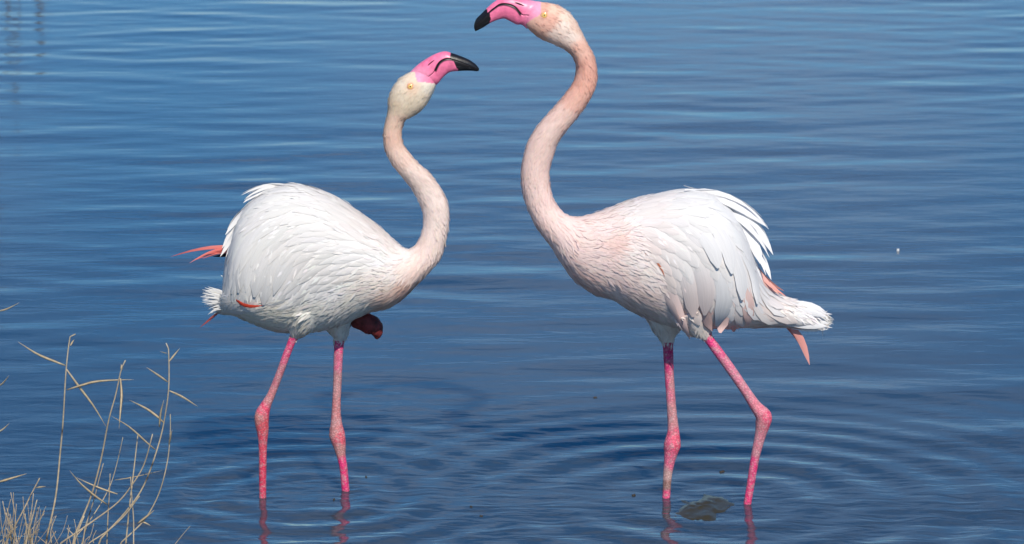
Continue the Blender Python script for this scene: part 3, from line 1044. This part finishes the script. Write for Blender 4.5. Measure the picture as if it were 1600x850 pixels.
SB['cols'] = [(853, 40, 228, 170, 148), (862, 14, 232, 186, 160), (850, 12, 226, 160, 138), (880, 40, 236, 212, 196), (893, 55, 235, 212, 198), (866, 55, 234, 204, 188), (842, 52, 222, 168, 142), (862, 30, 226, 166, 144), (885, 25, 230, 200, 178), (900, 45, 228, 190, 168),
              (905, 75, 229, 174, 152), (915, 105, 228, 162, 140), (912, 130, 229, 164, 142), (900, 155, 231, 174, 154), (880, 180, 234, 196, 182), (860, 200, 235, 202, 190), (842, 235, 235, 200, 188), (836, 275, 236, 202, 191), (842, 315, 236, 202, 192), (858, 350, 236, 202, 192),
              (890, 380, 236, 205, 196), (930, 410, 236, 208, 199), (915, 440, 230, 194, 182), (950, 360, 238, 216, 208), (958, 380, 234, 196, 185), (960, 440, 236, 208, 198), (990, 340, 238, 230, 226), (990, 400, 238, 226, 220), (1020, 430, 238, 224, 217), (1000, 470, 230, 202, 190), (1050, 320, 238, 236, 234), (1100, 310, 238, 237, 236), (1150, 340, 238, 237, 236),
              (1050, 380, 238, 234, 231), (1100, 400, 238, 234, 231), (1150, 420, 238, 234, 232), (1080, 460, 237, 222, 216), (1110, 500, 236, 200, 190), (1150, 495, 236, 206, 196), (1060, 490, 236, 215, 206), (1200, 480, 238, 228, 222), (1250, 495, 237, 232, 228), (1290, 505, 236, 232, 228), (1040, 520, 230, 220, 208), (1095, 518, 232, 220, 208), (1170, 505, 228, 206, 190)]
SB['flow'] = [(930, 390, 1, .15), (960, 350, 1, -.15), (1000, 330, 1, -.2), (1060, 305, 1, .05), (1110, 315, 1, .45), (1150, 345, .7, .8), (1020, 380, .75, .6), (1060, 360, .8, .65), (1100, 370, .5, .85), (1140, 400, .3, 1), (1170, 420, .25, 1), (1060, 430, .3, 1), (1100, 450, .1, 1), (1140, 470, 0, 1), (980, 430, 1, .35), (1010, 450, .9, .5), (960, 440, 1, .45), (1000, 480, 1, .45),
              (1060, 500, .6, .8), (1200, 480, 1, .28), (1230, 490, 1, .28), (1285, 498, 1, .3), (1040, 520, 0, 1), (1095, 520, .2, 1)]
SB['wing_poly'] = [(1008, 395), (985, 330), (1020, 300), (1070, 284), (1120, 290), (1165, 335), (1190, 410), (1186, 470), (1150, 478), (1105, 470), (1062, 462), (1038, 425)]
SB['spacing'] = lambda x, y: 11.0 + 6.0 * max(0, min(1, (x - 1010) / 130))


def feath_b(x, y):
    k = max(0.0, min(1.0, (x - 1000) / 150))
    low = max(0.0, min(1.0, (y - 400) / 70))
    return 40 + 48 * k - 16 * low, 7.5 + 4.5 * k, 0.9 + 1.4 * k, 'round' if random.random() < 0.8 else 'lance'


SB['feather'] = feath_b
SB['n_near'] = 190
SB['stiff'] = 0.15
SB['shoulder'] = (1060, 380, 50, 50)
SB['beak'] = [(850, 5, 823, 45, 10, .55), (836, 1.8, 815, 38.5, 14.5, .55), (825, -0.5, 807, 38, 13.8, .55), (810, -4, 797, 33, 12.6, .36), (795, -6, 788, 29, 11.6, .30), (782, -3, 779, 30.5, 10.6, .24),
              (772, 3, 771, 33.5, 9.6, .27), (762, 11.5, 764, 37, 8.4, .29), (751, 22.3, 756.5, 42, 6.6, .32), (744, 29.5, 750, 45.5, 5, .34), (741, 37, 745.5, 47.8, 3.4, .38), (740.6, 43.5, 742.5, 48.6, 1.6, .45)]
SB['gape_from'] = 2.0
SB['beak_pale'] = lambda x, y: np.clip((x - 815) / 25, 0, 1) * 0.85
SB['beak_black'] = lambda x, y, up: (765 - x) if not up else (760.5 - x)
SB['beak_zone'] = lambda x, y: in_poly([(847, -10), (846, 22), (834, 29), (820, 40), (800, 42), (790, -20)], x, y)
SB['nostril'] = [(804, 1), (809, 3), (814, 5), (819, 7.2)]
SB['nostril_w'] = 12.4
SB['eye'] = (850.4, 20.8)
W2, PK2, SAL2 = (240, 238, 237), (240, 202, 193), (226, 150, 135)
W3 = (240, 216, 209)
SB['plumes'] = [
    ('plume', [(1060, 297), (1110, 298), (1150, 311), (1180, 333), (1201, 358)], 5.0, W2, 'point', ('skin', 3, -0.02), 'wing'),
    ('plume', [(1085, 303), (1125, 311), (1155, 325), (1180, 341), (1197, 354)], 5.2, W2, 'lance', ('skin', 4, -0.045), 'wing'),
    ('plume', [(1070, 296), (1115, 300), (1152, 313), (1178, 329), (1192, 344)], 3.0, W2, 'point', ('skin', 3, -0.03), 'wing'),
    ('plume', [(1095, 306), (1130, 317), (1158, 333), (1176, 350), (1186, 365)], 4.0, W2, 'point', ('skin', 4, -0.06), 'wing'),
    ('plume', [(1120, 322), (1155, 343), (1180, 365), (1196, 388), (1202, 402)], 4.0, W2, 'point', ('skin', 4, -0.05), 'wing'),
    ('plume', [(1145, 360), (1172, 382), (1190, 408), (1197, 430)], 4.0, W2, 'point', ('skin', 3, -0.05), 'wing'),
    ('plume', [(1150, 375), (1174, 402), (1186, 428), (1190, 446)], 5.0, W2, 'lance', ('skin', 3, -0.06), 'wing'),
    ('plume', [(1075, 300), (1110, 305), (1140, 318), (1160, 334)], 6.5, W2, 'lance', ('skin', 4, -0.06), 'wing'),
    ('plume', [(1140, 330), (1172, 347), (1194, 370), (1208, 398)], 6.2, W2, 'lance', ('skin', 4, -0.04), 'wing'),
    ('plume', [(1128, 334), (1160, 355), (1182, 385), (1189, 412)], 8.2, W2, 'round', ('skin', 5, -0.06), 'wing'),
    ('plume', [(1160, 375), (1186, 396), (1199, 418), (1205, 437)], 5.2, W2, 'lance', ('skin', 3, -0.03), 'wing'),
    ('secondary', [(1165, 400), (1185, 425), (1205, 448), (1228, 463)], 5.0, (PK2, SAL2), 'point', ('skin', 3, -0.05), 'wing'),
    ('secondary', [(1168, 415), (1186, 438), (1204, 452), (1218, 460)], 5.0, (PK2, (236, 180, 165)), 'lance', ('skin', 3, -0.05), 'wing'),
    ('secondary', [(1140, 425), (1150, 460), (1152, 490), (1146, 512)], 11.0, (W3, PK2), 'round', ('skin', 6, -0.1), 'wing'),
    ('secondary', [(1155, 430), (1165, 460), (1170, 485), (1168, 503)], 10.0, (W3, PK2), 'round', ('skin', 6, -0.1), 'wing'),
    ('secondary', [(1112, 430), (1126, 465), (1130, 495), (1125, 520)], 11.5, (W3, PK2), 'round', ('skin', 6, -0.1), 'wing'),
    ('secondary', [(1085, 440), (1098, 470), (1108, 495), (1108, 515)], 11.0, (W3, PK2), 'round', ('skin', 6, -0.1), 'wing'),
    ('secondary', [(1148, 370), (1168, 410), (1178, 445), (1179, 474)], 10.5, W2, 'round', ('skin', 7, -0.08), 'wing'),
    ('secondary', [(1130, 370), (1148, 405), (1157, 435), (1157, 466)], 11.0, W2, 'round', ('skin', 8, -0.08), 'wing'),
    ('secondary', [(1110, 390), (1130, 430), (1136, 465), (1120, 502)], 14.0, W2, 'round', ('skin', 8, -0.1), 'wing'),
    ('secondary', [(1085, 395), (1100, 430), (1105, 460), (1100, 488)], 13.0, (W2, (240, 222, 216)), 'round', ('skin', 7, -0.1), 'wing'),
    ('secondary', [(1062, 405), (1076, 440), (1082, 470), (1082, 492)], 12.0, (W2, (240, 218, 210)), 'round', ('skin', 6, -0.1), 'wing'),
    ('covert', [(1105, 340), (1128, 370), (1140, 400), (1141, 427)], 11.5, W2, 'round', ('skin', 7, -0.08), 'wing'),
    ('covert', [(1085, 350), (1108, 380), (1119, 400), (1121, 418)], 11.5, W2, 'round', ('skin', 7, -0.08), 'wing'),
    ('alula', [(1040, 428), (1050, 462), (1064, 495), (1081, 522)], 9.5, ((240, 225, 220), (240, 205, 196)), 'lance', ('skin', 9, -0.1), 'wing'),
    ('alula', [(1038, 428), (1043, 462), (1056, 490), (1070, 510)], 6.0, ((240, 225, 220), (240, 210, 202)), 'lance', ('skin', 5, -0.1), 'wing'),
    ('covert', [(1008, 396), (1022, 404), (1032, 416), (1039, 432)], 1.7, (205, 130, 100), 'lance', ('skin', 1.5, -0.1), 'wing'),
    ('tail_feather', [(1222, 500), (1244, 516), (1256, 540), (1265, 570)], 5.6, ((220, 150, 140), (235, 165, 155)), 'lance', ('free', 0, -0.01), 'root'),
    ('tail_feather', [(1218, 502), (1240, 518), (1252, 536), (1258, 552)], 4.0, ((205, 130, 120), (215, 140, 130)), 'lance', ('free', 0, 0.01), 'root'),
]
for k, (yy, ww) in enumerate([(474, 5), (479, 6), (486, 6), (493, 6.5), (500, 6.5), (506, 6), (511, 5)]):
    SB['plumes'].append(('tail_feather', [(1215 + 3 * k, yy + 2 - 4 * (k < 3)), (1250, yy + 1), (1278 - abs(k - 3), yy + 3), (1296 - 1.4 * abs(k - 4), 487 + k * 4.6)], ww, W2, 'lance', ('free', 0, -0.01 - 0.012 * (k % 3)), 'root'))
SB['n_down'] = 15000


def dens_b(x, y):
    d = np.where((y < 320) & (x < 960), 3.0, 1.0)
    d = np.where((y < 70) & (x < 960), 1.6, d)
    d = np.where(x > 1190, 2.2, d)
    low = in_poly([(1040, 430), (1100, 450), (1186, 470), (1172, 512), (1125, 524), (1108, 512), (1090, 512), (1070, 505)], x, y)
    return np.where(in_poly(SB['wing_poly'], x, y) | low, 0.08, d)


def down_b(x, y):
    n = np.clip((365 - y) / 60, 0, 1) * (x < 935)
    head = np.clip((100 - y) / 30, 0, 1) * (x < 935)
    tail = (x > 1195) & (y > 430)
    L = 18 * (1 - n) + 9.5 * n - 3 * head + 3 * tail - 6 * (y > 512) * (x < 1150)
    W = 1.8 * (1 - n) + 1.1 * n - 0.3 * head
    lf = 0.16 * (1 - n) + 0.12 * n - 0.05 * head + 0.4 * tail
    return L, W, lf


SB['down_density'] = dens_b
SB['down'] = down_b

build_flamingo(SA, 'white flamingo with cream head tipped back and dark red wing tip below its breast')
build_flamingo(SB, 'taller pinkish flamingo with peach neck arched high and trailing white back plumes')

# ------------------------------------------------------------------ dry reeds at the bank
STRAW, STRAWD, BARK = (196, 178, 146), (170, 138, 92), (52, 42, 34)


def reed(name, label, group, stem, r0, leaves=(), Y=9.42, nodes=(), dark=0.0):
    """stem: pixels from the lowest traced point up; it is carried on down to the ground."""
    q = resample(stem, max(8, 4 * len(stem)))
    pts = [P(a, b, Y) for a, b in q]
    d = pts[0] - pts[2]; d[1] = 0
    d /= np.linalg.norm(d)
    d = d * 0.6 + np.array([0, 0, -1.0]) * 0.6
    low = []
    p = pts[0].copy()
    gz = None
    for _ in range(200):
        p = p + d / np.linalg.norm(d) * 0.01
        low.append(p.copy())
        gz = float(ground_z(np.array([p[0]]), np.array([p[1]]))[0])
        if p[2] < gz - 0.012: break
    pts = np.array(low[::-1] + pts)
    base = np.array([pts[0][0], pts[0][1], gz])
    n = len(pts)
    rad = np.linspace(r0, r0 * 0.45, n) * PXM * 0.66
    root = empty(name, base)
    tag(root, label, 'reed', group)
    v, f = tube(pts, rad, 8); v = np.array(v)
    x, y = to_px(v)
    kn = np.array([mnoise.noise(Vector(a * 14)) for a in v])
    mixc = RNG.uniform(0, 1)
    cl = np.tile(lin(STRAW) * mixc + lin((168, 152, 128)) * (1 - mixc), (len(v), 1)) * (1 + 0.5 * kn[:, None])
    for (nx, ny, rr) in nodes:
        s = np.hypot(x - nx, y - ny) < rr
        cl[s] = lin(BARK)
    mesh_obj('stem', v, f, M_REED, root, base, np.clip(cl, 0, 1))
    for lp, w in leaves:
        m = 9
        c = resample(lp, m)
        yy = Y + np.linspace(0, RNG.uniform(-0.05, 0.03), m)
        pp = np.array([P(a, b, k) for (a, b), k in zip(c, yy)])
        t = np.linspace(0, 1, m)
        prof = np.clip(np.minimum(0.45 + t * 1.6, 1) * (1 - t ** 2.2), 0.05, 1) * w * PXM
        tan = np.gradient(pp, axis=0); tan /= np.linalg.norm(tan, axis=1)[:, None]
        vw = np.array([0.15, -0.8, 0.55])
        sd = np.cross(tan, vw); sd /= np.linalg.norm(sd, axis=1)[:, None]
        up = np.cross(sd, tan)
        rg = np.stack([pp + sd * prof[:, None], pp + up * prof[:, None] * 0.35 + up * 0.0006, pp - sd * prof[:, None], pp + up * prof[:, None] * 0.2 - up * 0.0006], 1)
        lv, lf = loft(rg)
        kn = RNG.uniform(0.85, 1.1)
        mesh_obj('leaf', lv, lf, M_REED, root, base, np.clip(np.tile(lin((200, 180, 146)) * kn, (len(lv), 1)), 0, 1))
    return root


reed('reed', 'tallest straight dry reed with a pale leaf bent out near its tip', None,
     [(73, 841), (87, 776), (94, 708), (98.6, 657), (103.2, 579), (109, 529), (113, 523), (118, 522)], 2.5,
     [([(102, 571), (84, 564), (58, 553), (28, 534)], 2.2), ([(104.6, 609), (124, 603), (147, 596.5), (175, 594), (209, 593)], 2.2), ([(104, 577), (122, 602), (146, 634), (166, 667)], 2.0), ([(110, 540), (114, 533), (117, 530)], 1.6)], 9.44, [(97, 676, 6), (102.5, 604, 2.5), (74, 838, 4)])
reed('reed', 'slender dry reed with a narrow leaf hanging straight down from its tip', None,
     [(117, 836), (142, 776), (158, 717), (169.7, 657), (181, 616), (189, 579), (196, 563)], 2.6,
     [([(188, 591), (190, 616), (188, 645), (186, 671)], 2.3), ([(190, 578), (190, 572), (189, 569)], 2.2)], 9.40, [(179, 619, 3), (185, 651, 2)])
reed('reed', 'short dark-jointed dry reed pressed against a taller slender reed', None,
     [(133, 824), (147, 780), (155, 748), (161.5, 724)], 1.8, (), 9.42, [(140, 800, 9), (148, 778, 3)])
reed('reed', 'curved dry reed with short side leaves and a thin forked tip', None,
     [(158, 841), (197, 799), (225, 758), (248, 694), (259, 643.5), (264, 597.6), (263, 542.6), (259.5, 536)], 2.3,
     [([(262, 596.7), (250, 588), (229, 574)], 1.8), ([(264, 565), (272, 555), (281, 544)], 1.6), ([(264.7, 610.5), (285, 620), (309.6, 635.7)], 1.9), ([(261, 552), (256, 551), (250, 549)], 1.0),
      ([(255.5, 660), (245, 650), (228, 638), (202, 625)], 2.2), ([(249, 667), (251, 645), (256, 625)], 1.8), ([(243, 703), (228, 690), (202, 667), (174, 650)], 1.6)], 9.38, [(238, 724, 5), (231, 752, 6), (250, 668, 3)])
reed('reed', 'dry reed bowed wide outward with a blunt forked top', None,
     [(190, 847), (225, 813), (248, 772), (261.5, 721.5), (266, 675.6), (266, 647)], 2.0,
     [([(264, 695), (267, 680), (269, 671)], 1.6), ([(215, 818), (228, 808), (241, 797)], 2.2), ([(222, 815), (229, 818), (235, 821)], 1.6)], 9.36)
reed('reed', 'long dry reed sweeping low from the clump then curving up', None,
     [(96, 848), (140, 818), (183, 786), (206, 758), (225, 726), (238.5, 678)], 2.5, (), 9.34)
reed('reed', 'nearly upright bare dry reed with a pointed tip', None,
     [(197, 845), (202, 795), (209, 735), (215.6, 678)], 2.3, (), 9.39)
reed('reed', 'thin short upright dry reed beside a bare pointed one', None,
     [(208.7, 848), (208.7, 813), (206, 776), (204, 745)], 1.9, (), 9.33)
reed('reed', 'grey upright dry stub crossed by two fallen leaves', None,
     [(167, 848), (169, 800), (171, 770), (172, 740)], 1.9, [([(167, 788), (145, 772), (124, 753.6), (108.7, 735)], 2.0), ([(183.5, 772), (160, 764), (138, 755), (117, 745)], 1.6)], 9.41, [(170, 790, 3)])
reed('reed', 'thin dry reed leaning out from behind the slender hanging-leaf reed', None,
     [(137, 818), (158, 786), (174, 754), (185, 715), (192, 683)], 1.5, [([(179, 750), (206, 746), (254, 735)], 0.9)], 9.47)
reed('reed', 'low dry reed slanting close over the water', None,
     [(140, 848), (170, 828), (195, 805), (218, 775)], 2.0, (), 9.32, [(178, 820, 3)])
reed('reed', 'short single dry straw standing apart near the wading bird', None,
     [(273, 851), (285, 836), (297, 822)], 1.2, (), 9.37)
reed('reed', 'stout short dry reed with a broken side stub at its top', None,
     [(9, 848), (34, 802), (50, 770), (62, 747)], 2.6, [([(56, 762), (64, 761), (71, 760)], 1.8)], 9.36, [(48, 778, 4)])
for stem, lv in (([(-22, 520), (-12, 492), (-6, 487)], [([(-7, 487), (10, 483), (30, 473)], 1.6)]),
                 ([(-20, 640), (-10, 610), (-4, 604)], [([(-5, 605), (5, 598), (14, 587)], 1.6), ([(-9, 678), (4, 671), (15, 661)], 1.5)]),
                 ([(-26, 800), (-14, 762), (-8, 752)], [([(-9, 755), (12, 749), (42, 740)], 2.2)])):
    reed('reed', 'dry reed at the edge of the clump with only a leaf tip showing', 'reeds at the edge of the clump', stem, 1.8, lv, 9.40)
rr = np.random.default_rng(5)
for i in range(58):
    bx = rr.uniform(-6, 62) if i < 44 else rr.uniform(70, 150)
    tx = bx + rr.normal(6, 14)
    ty = rr.uniform(766, 832) if i < 44 else rr.uniform(795, 838)
    reed('grass_straw', 'thin dry straw in the low tuft at the foot of the reeds', 'straws in the low tuft',
         [(bx, 852), ((bx + tx) / 2 + rr.normal(0, 3), (852 + ty) / 2), (tx, ty)], rr.uniform(0.9, 1.9), (), 9.30 + rr.uniform(0, 0.16))

# wet mud lump that the wading has laid bare beside the taller bird's leg
def mud_lump():
    c = on_water(1098, 794)
    n_r, n_a = 14, 40
    v = []
    for i in range(n_r + 1):
        for k in range(n_a):
            a = 2 * math.pi * k / n_a
            rr_ = 1 + 0.10 * math.sin(2 * a + 0.7) + 0.07 * math.sin(5 * a + 2) + 0.04 * math.sin(9 * a)
            u = i / n_r
            x = 0.112 * u * rr_ * math.cos(a) + 0.015 * math.sin(a) * u; y = 0.19 * u * rr_ * math.sin(a)
            z = 0.016 * (1 - u ** 2) - 0.0075 + 0.010 * mnoise.noise(Vector((x * 22, y * 12, 3.3))) + 0.004 * mnoise.noise(Vector((x * 75, y * 45, 1.0)))
            if i == n_r: z = BED - 0.01
            v.append((c[0] + x, c[1] + y, z))
    f = [(i * n_a + k, i * n_a + (k + 1) % n_a, (i + 1) * n_a + (k + 1) % n_a, (i + 1) * n_a + k) for i in range(n_r) for k in range(n_a)]
    m, t, b = new_mat('wet_mud')
    tc = nd(t, 'ShaderNodeTexCoord'); no = nd(t, 'ShaderNodeTexNoise', Scale=30.0, Detail=6.0)
    lk(t, tc, 'Object', no, 'Vector')
    rp = nd(t, 'ShaderNodeValToRGB')
    rp.color_ramp.elements[0].color = (0.03, 0.025, 0.011, 1); rp.color_ramp.elements[1].color = (0.05, 0.042, 0.02, 1)
    lk(t, no, 0, rp, 'Fac'); lk(t, rp, 'Color', b, 'Base Color')
    b.inputs['Roughness'].default_value = 0.3
    b.inputs['Specular IOR Level'].default_value = 0.16
    base = (c[0], c[1], BED)
    o = mesh_obj('mud_lump', v, f, m, None, base)
    o.location = base
    tag(o, 'dark olive wet mud lump breaking the water beside a flamingo leg', 'mud')


mud_lump()

# reed clump beyond the top of the view, seen only as brown marks mirrored in the water
rr = np.random.default_rng(9)
for i, (x, h) in enumerate(((-3.75, 2.5), (-3.62, 0.9), (-3.52, 1.2), (-3.40, 0.7), (-3.25, 0.8))):
    y = 26.5 + rr.uniform(-0.3, 0.3)
    gz = BED
    root = empty('reed', (x, y, gz))
    tag(root, 'brown reed of the far clump, mirrored as brown marks in the water', 'reed', 'far reeds mirrored in the water')
    pts = np.array([[x, y, gz - 0.01], [x + 0.02, y, h * 0.5], [x + rr.normal(0, 0.06), y, h]])
    v, f = tube(crom(pts, 6), np.linspace(0.005, 0.003, 13), 8)
    st_ = mesh_obj('stem', v, f, M_REED, root, (x, y, gz), np.tile(lin((120, 84, 54)), (len(v), 1)))
    tip = pts[-1]
    v, f = tube(np.array([tip - [0, 0, 0.14], tip - [0.01, 0, 0.05], tip + [0.0, 0, 0.06], tip + [0.02, 0, 0.12]]), [0.006, 0.022, 0.018, 0.003], 8)
    mesh_obj('seed_head', v, f, M_REED, root, (x, y, gz), np.tile(lin((110, 78, 52)), (len(v), 1)))

# ------------------------------------------------------------------ bits afloat
def bit(name, label, cat, group, px_, py_, w, h, col, k):
    c = on_water(px_, py_)
    zc = float(water_z(np.array([c[0]]), np.array([c[1]]))[0])
    m = 14
    rr_ = np.random.default_rng(k)
    a = np.arange(m) * 2 * math.pi / m
    r = 1 + 0.25 * np.sin(2 * a + k) + rr_.normal(0, 0.1, m)
    rim = np.stack([c[0] + w * PXM * r * np.cos(a), c[1] + w * PXM * 0.8 * r * np.sin(a), np.full(m, zc - 0.002)], -1)
    top = np.stack([c[0] + 0.6 * w * PXM * r * np.cos(a), c[1] + 0.5 * w * PXM * r * np.sin(a), zc + h * (0.7 + 0.5 * np.sin(a * 2 + k))], -1)
    v, f = loft(np.array([rim, top]))
    o = mesh_obj(name, v, f, M_REED, None, c, np.tile(lin(col), (len(v), 1)))
    o.location = c
    tag(o, label, cat, group)


for k, (a, b, w) in enumerate(((990, 775, 3.5), (930, 622, 3), (752, 806, 2.5), (736, 793, 2.5), (572, 745, 2.5), (522, 781, 2.5), (1128, 736, 5))):
    bit('floating_scrap', 'tiny dark scrap of plant afloat on the rippled water', 'scrap', 'dark scraps afloat', a, b, w, 0.004, (62, 54, 44), k)
bit('floating_feather', 'tiny white down feather afloat on the open water', 'feather', None, 1403, 392, 3, 0.010, (238, 238, 236), 3)
